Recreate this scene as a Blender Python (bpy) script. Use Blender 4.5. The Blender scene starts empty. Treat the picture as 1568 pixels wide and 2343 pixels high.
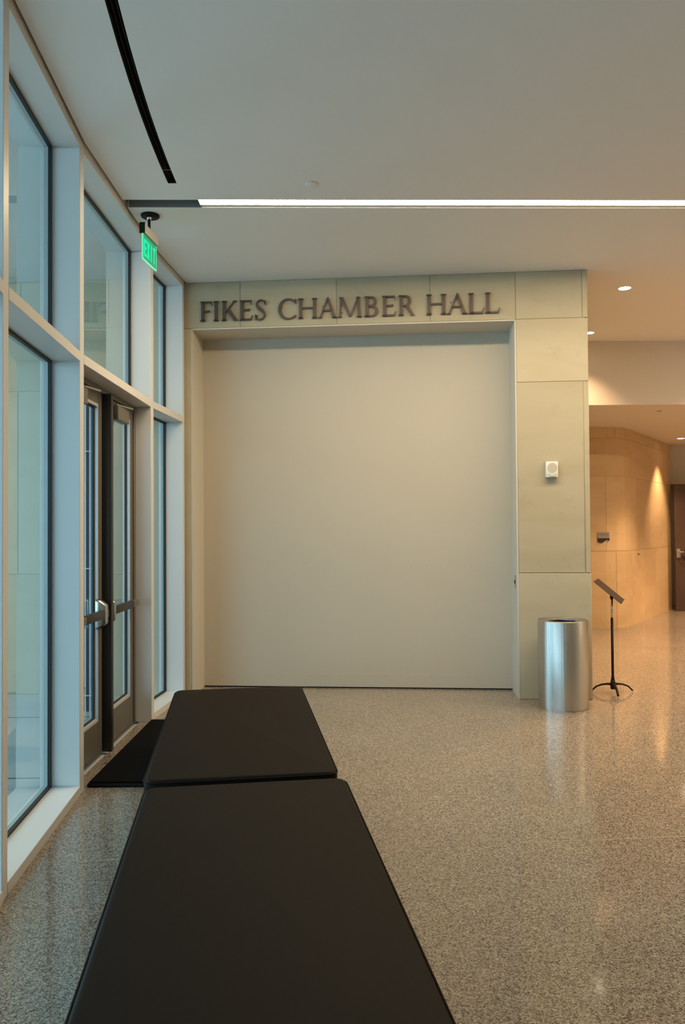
import bpy, bmesh, math, random
from mathutils import Vector, Matrix
random.seed(7)
SC = bpy.context.scene
COL = SC.collection
R = math.radians

# ------------------------------------------------------------------ camera
FPX = 1775.0
cam_d = bpy.data.cameras.new('camera')
cam_d.sensor_fit = 'VERTICAL'
cam_d.sensor_height = 23.6
cam_d.sensor_width = 15.8
cam_d.lens = FPX / 2343.0 * 23.6
cam_d.clip_start = 0.05
cam_d.clip_end = 200
cam = bpy.data.objects.new('camera', cam_d)
COL.objects.link(cam)
cam.matrix_world = Matrix.Translation((0, 0, 1.6)) @ Matrix.Rotation(R(91.2), 4, 'X') @ Matrix.Rotation(R(-0.4), 4, 'Z')
SC.camera = cam

# ------------------------------------------------------------------ world, exposure
SKY_STRENGTH = 5.1
STRIP_STRENGTH = 116.0
DOWN_W = 198.0
wd = bpy.data.worlds.new('overcast_sky')
SC.world = wd
wd.use_nodes = True
bg = wd.node_tree.nodes['Background']
bg.inputs['Color'].default_value = (0.46, 0.73, 0.93, 1)
bg.inputs['Strength'].default_value = SKY_STRENGTH
SC.view_settings.view_transform = 'Standard'
SC.view_settings.look = 'None'
SC.view_settings.gamma = 1.0
SC.view_settings.exposure = 0.0
SC.view_settings.use_curve_mapping = False
SC.cycles.use_denoising = True
SC.cycles.max_bounces = 12
SC.cycles.diffuse_bounces = 6
SC.cycles.glossy_bounces = 6
SC.cycles.transparent_max_bounces = 24
SC.cycles.caustics_reflective = False
SC.cycles.caustics_refractive = False
SC.cycles.sample_clamp_indirect = 4.0

# ------------------------------------------------------------------ materials
MAT = {}
def mat(name, col, rough=0.5, metal=0.0, emit=None, estr=0.0, spec=0.5, noise=0.0, nscale=8.0, bump=0.0, bscale=200.0, aniso=0.0):
    m = bpy.data.materials.new(name)
    m.use_nodes = True
    nt = m.node_tree
    b = nt.nodes['Principled BSDF']
    b.inputs['Base Color'].default_value = (*col, 1)
    b.inputs['Roughness'].default_value = rough
    b.inputs['Metallic'].default_value = metal
    b.inputs['Specular IOR Level'].default_value = spec
    if aniso:
        b.inputs['Anisotropic'].default_value = aniso
    if emit:
        b.inputs['Emission Color'].default_value = (*emit, 1)
        b.inputs['Emission Strength'].default_value = estr
    if noise or bump:
        g = nt.nodes.new('ShaderNodeNewGeometry')
    if noise:
        n = nt.nodes.new('ShaderNodeTexNoise')
        n.inputs['Scale'].default_value = nscale
        n.inputs['Detail'].default_value = 4
        nt.links.new(g.outputs['Position'], n.inputs['Vector'])
        mx = nt.nodes.new('ShaderNodeMix'); mx.data_type = 'RGBA'
        mx.inputs[6].default_value = (*[c * (1 - noise) for c in col], 1)
        mx.inputs[7].default_value = (*[min(1, c * (1 + noise)) for c in col], 1)
        nt.links.new(n.outputs['Fac'], mx.inputs[0])
        nt.links.new(mx.outputs[2], b.inputs['Base Color'])
    if bump:
        n2 = nt.nodes.new('ShaderNodeTexNoise')
        n2.inputs['Scale'].default_value = bscale
        nt.links.new(g.outputs['Position'], n2.inputs['Vector'])
        bp = nt.nodes.new('ShaderNodeBump')
        bp.inputs['Strength'].default_value = bump
        bp.inputs['Distance'].default_value = 0.002
        nt.links.new(n2.outputs['Fac'], bp.inputs['Height'])
        nt.links.new(bp.outputs['Normal'], b.inputs['Normal'])
    MAT[name] = m
    return m

mat('ceiling_paint', (0.80, 0.79, 0.765), 0.9, noise=0.015, nscale=3)
mat('corridor_paint', (0.72, 0.66, 0.58), 0.9, noise=0.015, nscale=3)
mat('wall_paint', (0.62, 0.57, 0.47), 0.85, noise=0.02, nscale=4)
mat('jamb_paint', (0.58, 0.535, 0.455), 0.7, noise=0.02, nscale=4)
mat('panel_door_paint', (0.525, 0.475, 0.385), 0.55, noise=0.02, nscale=2.5, bump=0.05)
mat('fastener', (0.40, 0.37, 0.31), 0.5)
mat('aluminium', (0.67, 0.66, 0.64), 0.4, 0.0, noise=0.015, nscale=5)
mat('shaded_aluminium', (0.15, 0.138, 0.118), 0.42, 0.2, noise=0.02, nscale=6)  # same aluminium as the fins, darkened to paint in the shade at the doors
mat('bead_aluminium', (0.62, 0.62, 0.62), 0.3, 0.2)
mat('gasket_rubber', (0.012, 0.012, 0.012), 0.6)
mat('reveal_black', (0.008, 0.007, 0.006), 0.9)
mat('dark_bronze', (0.026, 0.025, 0.025), 0.4, 0.2)
mat('letter_bronze', (0.085, 0.062, 0.050), 0.45, 0.4)
mat('chrome', (0.55, 0.55, 0.54), 0.25, 1.0)
mat('brass_strip', (0.40, 0.33, 0.23), 0.4, 0.0)
mat('bench_vinyl', (0.0105, 0.0062, 0.0038), 0.6, spec=0.09, bump=0.12, bscale=500)
mat('bench_base', (0.012, 0.012, 0.012), 0.6)
mat('mat_fibre', (0.0035, 0.0035, 0.0035), 0.95, spec=0.1, bump=0.6, bscale=600)
mat('mat_rubber', (0.004, 0.004, 0.005), 0.7, spec=0.2)
mat('black_metal', (0.010, 0.007, 0.005), 0.5, 0.1, spec=0.2)
mat('desk_metal', (0.036, 0.024, 0.018), 0.6, 0.1, spec=0.3)
mat('white_plastic', (0.72, 0.71, 0.66), 0.4)
mat('grille_plastic', (0.50, 0.46, 0.38), 0.6, noise=0.15, nscale=300)
mat('clear_lens', (0.55, 0.57, 0.55), 0.15)
mat('plaque_grey', (0.34, 0.31, 0.29), 0.4)
mat('plaque_dark', (0.035, 0.018, 0.016), 0.4)
mat('dark_wood', (0.075, 0.042, 0.030), 0.45, noise=0.25, nscale=6)
mat('dark_void', (0.010, 0.008, 0.007), 0.8)
mat('sign_housing', (0.33, 0.31, 0.28), 0.4, 0.3)
mat('sign_black', (0.004, 0.004, 0.004), 0.6, spec=0.2)
mat('sign_acrylic', (0.01, 0.10, 0.06), 0.2, emit=(0.02, 0.55, 0.25), estr=0.42)
mat('sign_edge', (0.1, 0.5, 0.3), 0.2, emit=(0.14, 0.75, 0.40), estr=0.75)
mat('sign_letter', (0.0, 0.04, 0.02), 0.4, emit=(0.0, 1.0, 0.46), estr=1.0, spec=0.1)
mat('strip_lens', (0.9, 0.9, 0.9), 0.5, emit=(1.0, 0.785, 0.515), estr=STRIP_STRENGTH)
mat('lamp_lens', (0.9, 0.9, 0.9), 0.5, emit=(1.0, 0.80, 0.56), estr=14.0)
mat('channel_grey', (0.24, 0.24, 0.245), 0.85, spec=0.2)
mat('pavement', (0.45, 0.45, 0.44), 0.8, noise=0.06, nscale=9)
mat('soffit_paint', (0.55, 0.58, 0.58), 0.9)
mat('screen_metal', (0.10, 0.115, 0.14), 0.5, 0.2)
mat('screen_bar', (0.40, 0.44, 0.50), 0.4, 0.2)

def stone_mat(name, base, vein, dark):
    m = bpy.data.materials.new(name); m.use_nodes = True
    nt = m.node_tree; L = nt.links
    b = nt.nodes['Principled BSDF']; b.inputs['Roughness'].default_value = 0.62
    b.inputs['Specular IOR Level'].default_value = 0.3
    oi = nt.nodes.new('ShaderNodeObjectInfo')
    g = nt.nodes.new('ShaderNodeNewGeometry')
    off = nt.nodes.new('ShaderNodeVectorMath'); off.operation = 'SCALE'
    cmb = nt.nodes.new('ShaderNodeCombineXYZ')
    for i in range(3): L.new(oi.outputs['Random'], cmb.inputs[i])
    L.new(cmb.outputs[0], off.inputs[0]); off.inputs['Scale'].default_value = 31.0
    add = nt.nodes.new('ShaderNodeVectorMath'); add.operation = 'ADD'
    L.new(g.outputs['Position'], add.inputs[0]); L.new(off.outputs[0], add.inputs[1])
    mp = nt.nodes.new('ShaderNodeMapping'); mp.inputs['Rotation'].default_value = (0, R(32), 0)
    mp.inputs['Scale'].default_value = (0.8, 1.0, 3.0)
    L.new(add.outputs[0], mp.inputs['Vector'])
    n1 = nt.nodes.new('ShaderNodeTexNoise'); n1.inputs['Scale'].default_value = 1.6; n1.inputs['Detail'].default_value = 6
    n1.inputs['Distortion'].default_value = 0.6
    L.new(mp.outputs[0], n1.inputs['Vector'])
    r1 = nt.nodes.new('ShaderNodeValToRGB')
    r1.color_ramp.elements[0].position = 0.38; r1.color_ramp.elements[0].color = (*base, 1)
    r1.color_ramp.elements[1].position = 0.68; r1.color_ramp.elements[1].color = (*vein, 1)
    L.new(n1.outputs['Fac'], r1.inputs[0])
    n2 = nt.nodes.new('ShaderNodeTexNoise'); n2.inputs['Scale'].default_value = 5.0; n2.inputs['Detail'].default_value = 8
    n2.inputs['Roughness'].default_value = 0.7
    L.new(add.outputs[0], n2.inputs['Vector'])
    r2 = nt.nodes.new('ShaderNodeValToRGB')
    r2.color_ramp.elements[0].position = 0.56; r2.color_ramp.elements[0].color = (0, 0, 0, 1)
    r2.color_ramp.elements[1].position = 0.80; r2.color_ramp.elements[1].color = (1, 1, 1, 1)
    L.new(n2.outputs['Fac'], r2.inputs[0])
    mx = nt.nodes.new('ShaderNodeMix'); mx.data_type = 'RGBA'
    L.new(r2.outputs[0], mx.inputs[0]); L.new(r1.outputs[0], mx.inputs[6]); mx.inputs[7].default_value = (*dark, 1)
    hs = nt.nodes.new('ShaderNodeHueSaturation')
    mr = nt.nodes.new('ShaderNodeMapRange'); mr.inputs[3].default_value = 0.94; mr.inputs[4].default_value = 1.05
    L.new(oi.outputs['Random'], mr.inputs[0]); L.new(mr.outputs[0], hs.inputs['Value'])
    L.new(mx.outputs[2], hs.inputs['Color']); L.new(hs.outputs[0], b.inputs['Base Color'])
    MAT[name] = m
stone_mat('limestone', (0.475, 0.415, 0.295), (0.44, 0.38, 0.26), (0.37, 0.315, 0.215))
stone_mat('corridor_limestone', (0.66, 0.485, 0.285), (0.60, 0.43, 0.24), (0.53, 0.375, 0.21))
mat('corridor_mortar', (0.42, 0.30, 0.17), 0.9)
mat('mortar', (0.40, 0.335, 0.215), 0.9)

def terrazzo():
    m = bpy.data.materials.new('terrazzo'); m.use_nodes = True
    nt = m.node_tree; L = nt.links
    b = nt.nodes['Principled BSDF']
    b.inputs['Roughness'].default_value = 0.085
    b.inputs['Specular IOR Level'].default_value = 0.6
    g = nt.nodes.new('ShaderNodeNewGeometry')
    v = nt.nodes.new('ShaderNodeTexVoronoi'); v.inputs['Scale'].default_value = 200
    L.new(g.outputs['Position'], v.inputs['Vector'])
    sep = nt.nodes.new('ShaderNodeSeparateColor'); L.new(v.outputs['Color'], sep.inputs[0])
    r = nt.nodes.new('ShaderNodeValToRGB'); cr = r.color_ramp; cr.interpolation = 'CONSTANT'
    cr.elements[0].position = 0.0; cr.elements[0].color = (0.085, 0.067, 0.053, 1)
    cr.elements[1].position = 0.16; cr.elements[1].color = (0.18, 0.147, 0.115, 1)
    for p, c in ((0.36, (0.27, 0.225, 0.175)), (0.6, (0.34, 0.29, 0.23)), (0.80, (0.43, 0.37, 0.30)), (0.93, (0.50, 0.43, 0.34))):
        e = cr.elements.new(p); e.color = (*c, 1)
    L.new(sep.outputs[0], r.inputs[0])
    n = nt.nodes.new('ShaderNodeTexNoise'); n.inputs['Scale'].default_value = 1.3; n.inputs['Detail'].default_value = 3
    L.new(g.outputs['Position'], n.inputs['Vector'])
    mr = nt.nodes.new('ShaderNodeMapRange'); mr.inputs[3].default_value = 0.85; mr.inputs[4].default_value = 1.12
    L.new(n.outputs['Fac'], mr.inputs[0])
    hs = nt.nodes.new('ShaderNodeHueSaturation'); L.new(r.outputs[0], hs.inputs['Color']); L.new(mr.outputs[0], hs.inputs['Value'])
    L.new(hs.outputs[0], b.inputs['Base Color'])
    MAT['terrazzo'] = m
terrazzo()

def glass(name, tint):
    m = bpy.data.materials.new(name); m.use_nodes = True
    nt = m.node_tree; L = nt.links
    nt.nodes.remove(nt.nodes['Principled BSDF'])
    out = nt.nodes['Material Output']
    tr = nt.nodes.new('ShaderNodeBsdfTransparent'); tr.inputs[0].default_value = (*tint, 1)
    gl = nt.nodes.new('ShaderNodeBsdfGlossy'); gl.inputs['Roughness'].default_value = 0.015
    gl.inputs['Color'].default_value = (0.93, 0.97, 0.95, 1)
    fr = nt.nodes.new('ShaderNodeFresnel'); fr.inputs['IOR'].default_value = 1.5
    ge = nt.nodes.new('ShaderNodeNewGeometry')
    # two surfaces of a pane reflect together on the face the ray enters: f*(2-f); none when leaving
    a = nt.nodes.new('ShaderNodeMath'); a.operation = 'SUBTRACT'; a.inputs[0].default_value = 2.0
    L.new(fr.outputs[0], a.inputs[1])
    mu = nt.nodes.new('ShaderNodeMath'); mu.operation = 'MULTIPLY'; L.new(fr.outputs[0], mu.inputs[0]); L.new(a.outputs[0], mu.inputs[1])
    inv = nt.nodes.new('ShaderNodeMath'); inv.operation = 'SUBTRACT'; inv.inputs[0].default_value = 1.0
    L.new(ge.outputs['Backfacing'], inv.inputs[1])
    mu2 = nt.nodes.new('ShaderNodeMath'); mu2.operation = 'MULTIPLY'; L.new(mu.outputs[0], mu2.inputs[0]); L.new(inv.outputs[0], mu2.inputs[1])
    mx = nt.nodes.new('ShaderNodeMixShader')
    L.new(mu2.outputs[0], mx.inputs[0]); L.new(tr.outputs[0], mx.inputs[1]); L.new(gl.outputs[0], mx.inputs[2])
    L.new(mx.outputs[0], out.inputs['Surface'])
    MAT[name] = m
glass('window_glass', (0.86, 0.93, 0.92))

def brushed():
    m = bpy.data.materials.new('brushed_steel'); m.use_nodes = True
    nt = m.node_tree; L = nt.links
    b = nt.nodes['Principled BSDF']
    b.inputs['Base Color'].default_value = (0.55, 0.53, 0.50, 1)
    b.inputs['Metallic'].default_value = 1.0
    b.inputs['Roughness'].default_value = 0.24
    b.inputs['Anisotropic'].default_value = 0.92
    b.inputs['Anisotropic Rotation'].default_value = 0.25
    tg = nt.nodes.new('ShaderNodeTangent'); tg.direction_type = 'RADIAL'; tg.axis = 'Z'
    L.new(tg.outputs[0], b.inputs['Tangent'])
    tc = nt.nodes.new('ShaderNodeTexCoord')
    mp2 = nt.nodes.new('ShaderNodeMapping'); mp2.inputs['Scale'].default_value = (130, 130, 0.15)
    n3 = nt.nodes.new('ShaderNodeTexNoise'); n3.inputs['Scale'].default_value = 1.0; n3.inputs['Detail'].default_value = 3
    L.new(tc.outputs['Object'], mp2.inputs[0]); L.new(mp2.outputs[0], n3.inputs['Vector'])
    bp2 = nt.nodes.new('ShaderNodeBump'); bp2.inputs['Strength'].default_value = 0.6; bp2.inputs['Distance'].default_value = 0.0022
    L.new(n3.outputs['Fac'], bp2.inputs['Height'])
    L.new(bp2.outputs['Normal'], b.inputs['Normal'])
    MAT['brushed_steel'] = m
brushed()

# ------------------------------------------------------------------ helpers
def world_loc(o):
    v = Vector((0, 0, 0))
    while o is not None:
        v += o.location
        o = o.parent
    return v

def tag(o, label=None, cat=None, group=None, kind=None):
    if label: o['label'] = label
    if cat: o['category'] = cat
    if group: o['group'] = group
    if kind: o['kind'] = kind
    return o

def empty(name, loc, label=None, cat=None, group=None, kind=None, rz=0.0):
    o = bpy.data.objects.new(name, None)
    o.empty_display_size = 0.1
    o.location = loc
    o.rotation_euler = (0, 0, rz)
    COL.objects.link(o)
    return tag(o, label, cat, group, kind)

class Geo:
    def __init__(self):
        self.v = []; self.f = []; self.sm = []
    def add(self, verts, faces, smooth=False):
        n = len(self.v)
        self.v += [tuple(p) for p in verts]
        for fc in faces:
            self.f.append([i + n for i in fc]); self.sm.append(smooth)
        return self
    def box(self, x0, x1, y0, y1, z0, z1):
        return self.hexa([(x0, y0), (x1, y0), (x1, y1), (x0, y1)], z0, z1)
    def hexa(self, quad, z0, z1):
        return self.prism(quad, z0, z1)
    def prism(self, poly, z0, z1):
        a = 0
        for i in range(len(poly)):
            x0, y0 = poly[i][0], poly[i][1]; x1, y1 = poly[(i + 1) % len(poly)][0], poly[(i + 1) % len(poly)][1]
            a += x0 * y1 - x1 * y0
        if a < 0: poly = list(reversed(poly))
        n = len(poly)
        vs = [(p[0], p[1], z0) for p in poly] + [(p[0], p[1], z1) for p in poly]
        fs = [list(range(n - 1, -1, -1)), list(range(n, 2 * n))]
        for i in range(n):
            j = (i + 1) % n
            fs.append([i, j, n + j, n + i])
        return self.add(vs, fs)
    def extrude(self, poly3, d):
        """closed planar polygon of 3D points pushed along vector d"""
        n = len(poly3); d = Vector(d)
        P = [Vector(p) for p in poly3]
        nr = Vector((0, 0, 0))
        for i in range(n):
            nr += P[i].cross(P[(i + 1) % n])
        if nr.dot(d) > 0: P.reverse()
        vs = P + [p + d for p in P]
        fs = [list(range(n)), list(range(2 * n - 1, n - 1, -1))]
        for i in range(n):
            j = (i + 1) % n
            fs.append([j, i, n + i, n + j])
        return self.add(vs, fs)
    def seg(self, p, q, o0, o1, z0, z1, e0=0.0, e1=0.0):
        """box along the plan segment p-q, lateral offsets o0..o1 to its left, ends trimmed by e0, e1"""
        p = Vector(p); q = Vector(q); d = (q - p).normalized(); n = Vector((-d.y, d.x))
        a = p + d * e0; b = q - d * e1
        return self.prism([a + n * o0, b + n * o0, b + n * o1, a + n * o1], z0, z1)
    def tube(self, path, radii, seg=12, cap=True):
        pts = [Vector(p) for p in path]; m = len(pts)
        if not hasattr(radii, '__len__'): radii = [radii] * m
        rings = []; up = None
        for i in range(m):
            t = (pts[min(i + 1, m - 1)] - pts[max(i - 1, 0)]).normalized()
            if up is None:
                up = Vector((0, 0, 1)) if abs(t.z) < 0.9 else Vector((1, 0, 0))
            a = t.cross(up).normalized(); b = a.cross(t).normalized(); up = b
            rings.append([pts[i] + (a * math.cos(k * 2 * math.pi / seg) + b * math.sin(k * 2 * math.pi / seg)) * radii[i] for k in range(seg)])
        n0 = len(self.v)
        for rg in rings: self.v += [tuple(p) for p in rg]
        for i in range(m - 1):
            for k in range(seg):
                k2 = (k + 1) % seg
                self.f.append([n0 + i * seg + k, n0 + i * seg + k2, n0 + (i + 1) * seg + k2, n0 + (i + 1) * seg + k]); self.sm.append(True)
        if cap:
            self.f.append([n0 + k for k in range(seg - 1, -1, -1)]); self.sm.append(False)
            self.f.append([n0 + (m - 1) * seg + k for k in range(seg)]); self.sm.append(False)
        return self
    def lathe(self, prof, c=(0, 0, 0), seg=48, sharp=True):
        c = Vector(c); n0 = len(self.v); m = len(prof)
        for r, z in prof:
            for k in range(seg):
                a = 2 * math.pi * k / seg
                self.v.append((c.x + r * math.cos(a), c.y + r * math.sin(a), c.z + z))
        for i in range(m - 1):
            for k in range(seg):
                k2 = (k + 1) % seg
                self.f.append([n0 + i * seg + k, n0 + i * seg + k2, n0 + (i + 1) * seg + k2, n0 + (i + 1) * seg + k]); self.sm.append(True)
        return self
    def build(self, name, material, parent=None, bevel=0.0, bseg=2, local=False, kind=None, label=None, edge_split=False):
        me = bpy.data.meshes.new(name)
        off = Vector((0, 0, 0)) if local else (world_loc(parent) if parent else Vector((0, 0, 0)))
        me.from_pydata([(p[0] - off.x, p[1] - off.y, p[2] - off.z) for p in self.v], [], self.f)
        me.polygons.foreach_set('use_smooth', self.sm)
        me.update()
        if bevel > 0 or edge_split:
            bm = bmesh.new(); bm.from_mesh(me)
            if bevel > 0:
                es = [e for e in bm.edges if len(e.link_faces) == 2 and e.calc_face_angle(0) > R(30)]
                bmesh.ops.bevel(bm, geom=es, offset=bevel, segments=bseg, profile=0.5, affect='EDGES', clamp_overlap=True)
                for fc in bm.faces: fc.smooth = True
            es = [e for e in bm.edges if len(e.link_faces) == 2 and e.calc_face_angle(0) > R(40)]
            bmesh.ops.split_edges(bm, edges=es)
            bm.to_mesh(me); bm.free()
        me.materials.append(MAT[material])
        o = bpy.data.objects.new(name, me)
        COL.objects.link(o)
        if parent: o.parent = parent
        if kind: o['kind'] = kind
        if label: o['label'] = label
        return o

def top(name, geo, material, label, cat, kind=None, group=None, **kw):
    o = geo.build(name, material, **kw)
    return tag(o, label, cat, group, kind)

# ------------------------------------------------------------------ layout numbers (metres)
CEIL = 4.0
LOWCEIL = 3.17
FAC = [(-0.86, -4.0), (-0.86, -2.2), (-0.86, -0.4), (-1.02, 0.95), (-1.255, 2.17), (-1.478, 3.40), (-1.598, 4.755), (-1.603, 6.54), (-1.525, 7.46)]
WS = 0.0834                       # slope of the back wall in plan
def wallY(x, off=0.0): return 7.385 - WS * x + off
WD = Vector((1, -WS, 0)).normalized()       # along the wall, to the right
WN = Vector((-WS, -1, 0)).normalized()      # out of the wall, to the room
def wp(x, z, out=0.0, off=0.0):
    p = Vector((x, wallY(x, off), z)) + WN * out
    return p
XR, YB, YE = 9.5, -4.0, 15.2

# ------------------------------------------------------------------ floor
fl = Geo()
inner = [(x - 0.10, y) for x, y in FAC]
fl.prism(inner + [(-1.52, 7.9), (-1.52, 16.0), (XR, 16.0), (XR, YB)], -0.08, 0.0)
floor = top('floor', fl, 'terrazzo', 'polished grey and tan speckled terrazzo floor', 'floor', 'structure')
g = Geo()
def divY(x): return 3.885 + 0.082 * x
g.prism([(-1.50, divY(-1.50)), (XR - 0.02, divY(XR)), (XR - 0.02, divY(XR) + 0.006), (-1.50, divY(-1.50) + 0.006)], -0.002, 0.0008)
g.build('divider_strip', 'brass_strip', floor, label='thin pale metal divider strip in the terrazzo')

# ------------------------------------------------------------------ ceiling with two slots
def slot_curve(y):                                   # air slot centre line: a smooth arc through three measured points
    (xa_, ya_), (xb_, yb_), (xc_, yc_) = (-1.032, 3.465), (-1.108, 4.22), (-1.165, 5.333)
    return (xa_ * (y - yb_) * (y - yc_) / ((ya_ - yb_) * (ya_ - yc_)) + xb_ * (y - ya_) * (y - yc_) / ((yb_ - ya_) * (yb_ - yc_))
            + xc_ * (y - ya_) * (y - yb_) / ((yc_ - ya_) * (yc_ - yb_)))
SLOT = [(slot_curve(1.0 + 4.333 * k / 14), 1.0 + 4.333 * k / 14) for k in range(15)]
SW = 0.030
def lightY(x): return 5.605 + 0.020 * (x + 1.0)    # front edge of the light slot
LW = 0.135
cg = Geo()
Z0, Z1 = CEIL, CEIL + 0.10
def facx(y):
    for (x0, y0), (x1, y1) in zip(FAC[:-1], FAC[1:]):
        if y0 <= y <= y1: return x0 + (x1 - x0) * (y - y0) / (y1 - y0)
    return FAC[-1][0]
GAP = 0.016
ys = sorted(set([YB, -2.2, -0.4, 0.95, 2.17, 3.40, 4.755] + [p[1] for p in SLOT]))
def slotx(y):
    for (x0, y0), (x1, y1) in zip(SLOT[:-1], SLOT[1:]):
        if y0 - 1e-9 <= y <= y1 + 1e-9: return x0 + (x1 - x0) * (y - y0) / (y1 - y0)
    return None
for a, b in zip(ys[:-1], ys[1:]):
    fa, fb = facx(a) + GAP, facx(b) + GAP
    if a >= 1.0:
        sa, sb = slotx(a), slotx(b)
        cg.prism([(fa, a), (sa - SW, a), (sb - SW, b), (fb, b)], Z0, Z1)
        cg.prism([(sa + SW, a), (XR, a), (XR, b), (sb + SW, b)], Z0, Z1)
    else:
        cg.prism([(fa, a), (XR, a), (XR, b), (fb, b)], Z0, Z1)
y = SLOT[-1][1]
cg.prism([(facx(y) + GAP, y), (XR, y), (XR, lightY(XR)), (facx(5.59) + GAP, lightY(-1.58))], Z0, Z1)
bx = [(facx(5.74) + GAP, lightY(-1.58) + LW), (XR, lightY(XR) + LW), (XR, 10.0), (2.1, 10.0), (2.1, 7.9), (-1.5, 7.9), (FAC[8][0] + GAP, FAC[8][1] + 0.05), (FAC[7][0] + GAP, FAC[7][1])]
cg.prism(bx, Z0, Z1)
ceiling = top('ceiling', cg, 'ceiling_paint', 'smooth white high ceiling over the lobby', 'ceiling', 'structure')
# dark reveal between ceiling and glazing
g = Geo()
for p, q in zip(FAC[:-1], FAC[1:]):
    g.seg(p, q, -0.10, 0.02, CEIL + 0.10, CEIL + 0.12)
g.build('shadow_gap', 'reveal_black', ceiling)
# channel of the light slot
LX0 = -1.035
g = Geo()
xa, xb = -1.575, XR
g.prism([(xa, lightY(xa) - 0.02), (xb, lightY(xb) - 0.02), (xb, lightY(xb) + LW + 0.02), (xa, lightY(xa) + LW + 0.02)], CEIL + 0.10, CEIL + 0.13)
g.prism([(xa, lightY(xa) + LW - 0.003), (LX0, lightY(LX0) + LW - 0.003), (LX0, lightY(LX0) + LW), (xa, lightY(xa) + LW)], CEIL + 0.0005, CEIL + 0.10)
g.prism([(xa, lightY(xa)), (LX0, lightY(LX0)), (LX0, lightY(LX0) + 0.003), (xa, lightY(xa) + 0.003)], CEIL + 0.0005, CEIL + 0.10)
g.prism([(LX0 - 0.004, lightY(LX0)), (LX0 - 0.001, lightY(LX0)), (LX0 - 0.001, lightY(LX0) + LW), (LX0 - 0.004, lightY(LX0) + LW)], CEIL + 0.0005, CEIL + 0.10)
g.build('light_channel', 'channel_grey', ceiling, label='dark empty end of the ceiling light slot')

# linear light in its slot
lt = empty('linear_ceiling_light', (LX0, lightY(LX0), CEIL), 'long glowing linear light set in a slot across the ceiling', 'ceiling light')
g = Geo()
g.prism([(LX0, lightY(LX0) + 0.004), (XR - 0.02, lightY(XR) + 0.004), (XR - 0.02, lightY(XR) + 0.090), (LX0, lightY(LX0) + 0.090)], CEIL + 0.003, CEIL + 0.0125)
g.build('light_lens', 'strip_lens', lt)
g = Geo()
g.prism([(LX0, lightY(LX0) + 0.004), (XR - 0.02, lightY(XR) + 0.004), (XR - 0.02, lightY(XR) + 0.130), (LX0, lightY(LX0) + 0.130)], CEIL + 0.014, CEIL + 0.09)
g.prism([(LX0, lightY(LX0) + 0.092), (XR - 0.02, lightY(XR) + 0.092), (XR - 0.02, lightY(XR) + 0.130), (LX0, lightY(LX0) + 0.130)], CEIL + 0.003, CEIL + 0.014)
g.build('light_housing', 'white_plastic', lt)

# air slot diffuser
ad = empty('slot_air_diffuser', (SLOT[2][0], SLOT[2][1], CEIL), 'long curved black air slot in the ceiling beside the windows', 'air vent')
def ribbon2(path, o0, o1):
    L_, R_ = [], []
    for i, p in enumerate(path):
        a = Vector(path[max(i - 1, 0)]); b = Vector(path[min(i + 1, len(path) - 1)])
        d = (b - a).normalized(); n = Vector((-d.y, d.x))
        L_.append(Vector(p) + n * o1); R_.append(Vector(p) + n * o0)
    return L_, R_
def ribbon_geo(path, o0, o1, z0, z1):
    L_, R_ = ribbon2(path, o0, o1); gg = Geo()
    for i in range(len(path) - 1):
        gg.prism([R_[i], R_[i + 1], L_[i + 1], L_[i]], z0, z1)
    return gg
fine = []
for i in range(len(SLOT) - 1):
    for k in range(2):
        t = k / 2; fine.append((SLOT[i][0] * (1 - t) + SLOT[i + 1][0] * t, SLOT[i][1] * (1 - t) + SLOT[i + 1][1] * t))
fine.append(SLOT[-1])
ribbon_geo(fine, -0.034, 0.034, CEIL + 0.10, CEIL + 0.13).build('plenum', 'reveal_black', ad)
for o in (-0.0295, 0.0295):
    ribbon_geo(fine, o - 0.001, o + 0.001, CEIL + 0.0003, CEIL + 0.10).build('slot_liner', 'reveal_black', ad)
Geo().box(SLOT[-1][0] - 0.031, SLOT[-1][0] + 0.031, SLOT[-1][1] - 0.003, SLOT[-1][1] - 0.001, CEIL + 0.0003, CEIL + 0.10).build('slot_liner', 'reveal_black', ad)
for o in (-0.012, 0.012):
    ribbon_geo(fine, o - 0.0035, o + 0.0035, CEIL + 0.03, CEIL + 0.07).build('blade', 'reveal_black', ad)
e0, e1 = Vector(SLOT[-1]), Vector(SLOT[-2]); dd = (e1 - e0).normalized()
g = Geo(); pj = e0 + dd * 0.20
g.prism([(pj.x - 0.03, pj.y), (pj.x + 0.03, pj.y), (pj.x + 0.03, pj.y + 0.004), (pj.x - 0.03, pj.y + 0.004)], CEIL + 0.001, CEIL + 0.003)
g.build('joint_pin', 'channel_grey', ad)

# low ceiling and bulkhead over the passage
top('wall_bulkhead', Geo().box(2.1, XR, 10.0, 10.14, LOWCEIL, 4.31), 'corridor_paint', 'white bulkhead above the passage opening', 'wall', 'structure')
top('ceiling_passage', Geo().box(2.1, XR, 10.14, 16.0, LOWCEIL, LOWCEIL + 0.1), 'corridor_paint', 'lower white ceiling of the passage', 'ceiling', 'structure')

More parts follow.
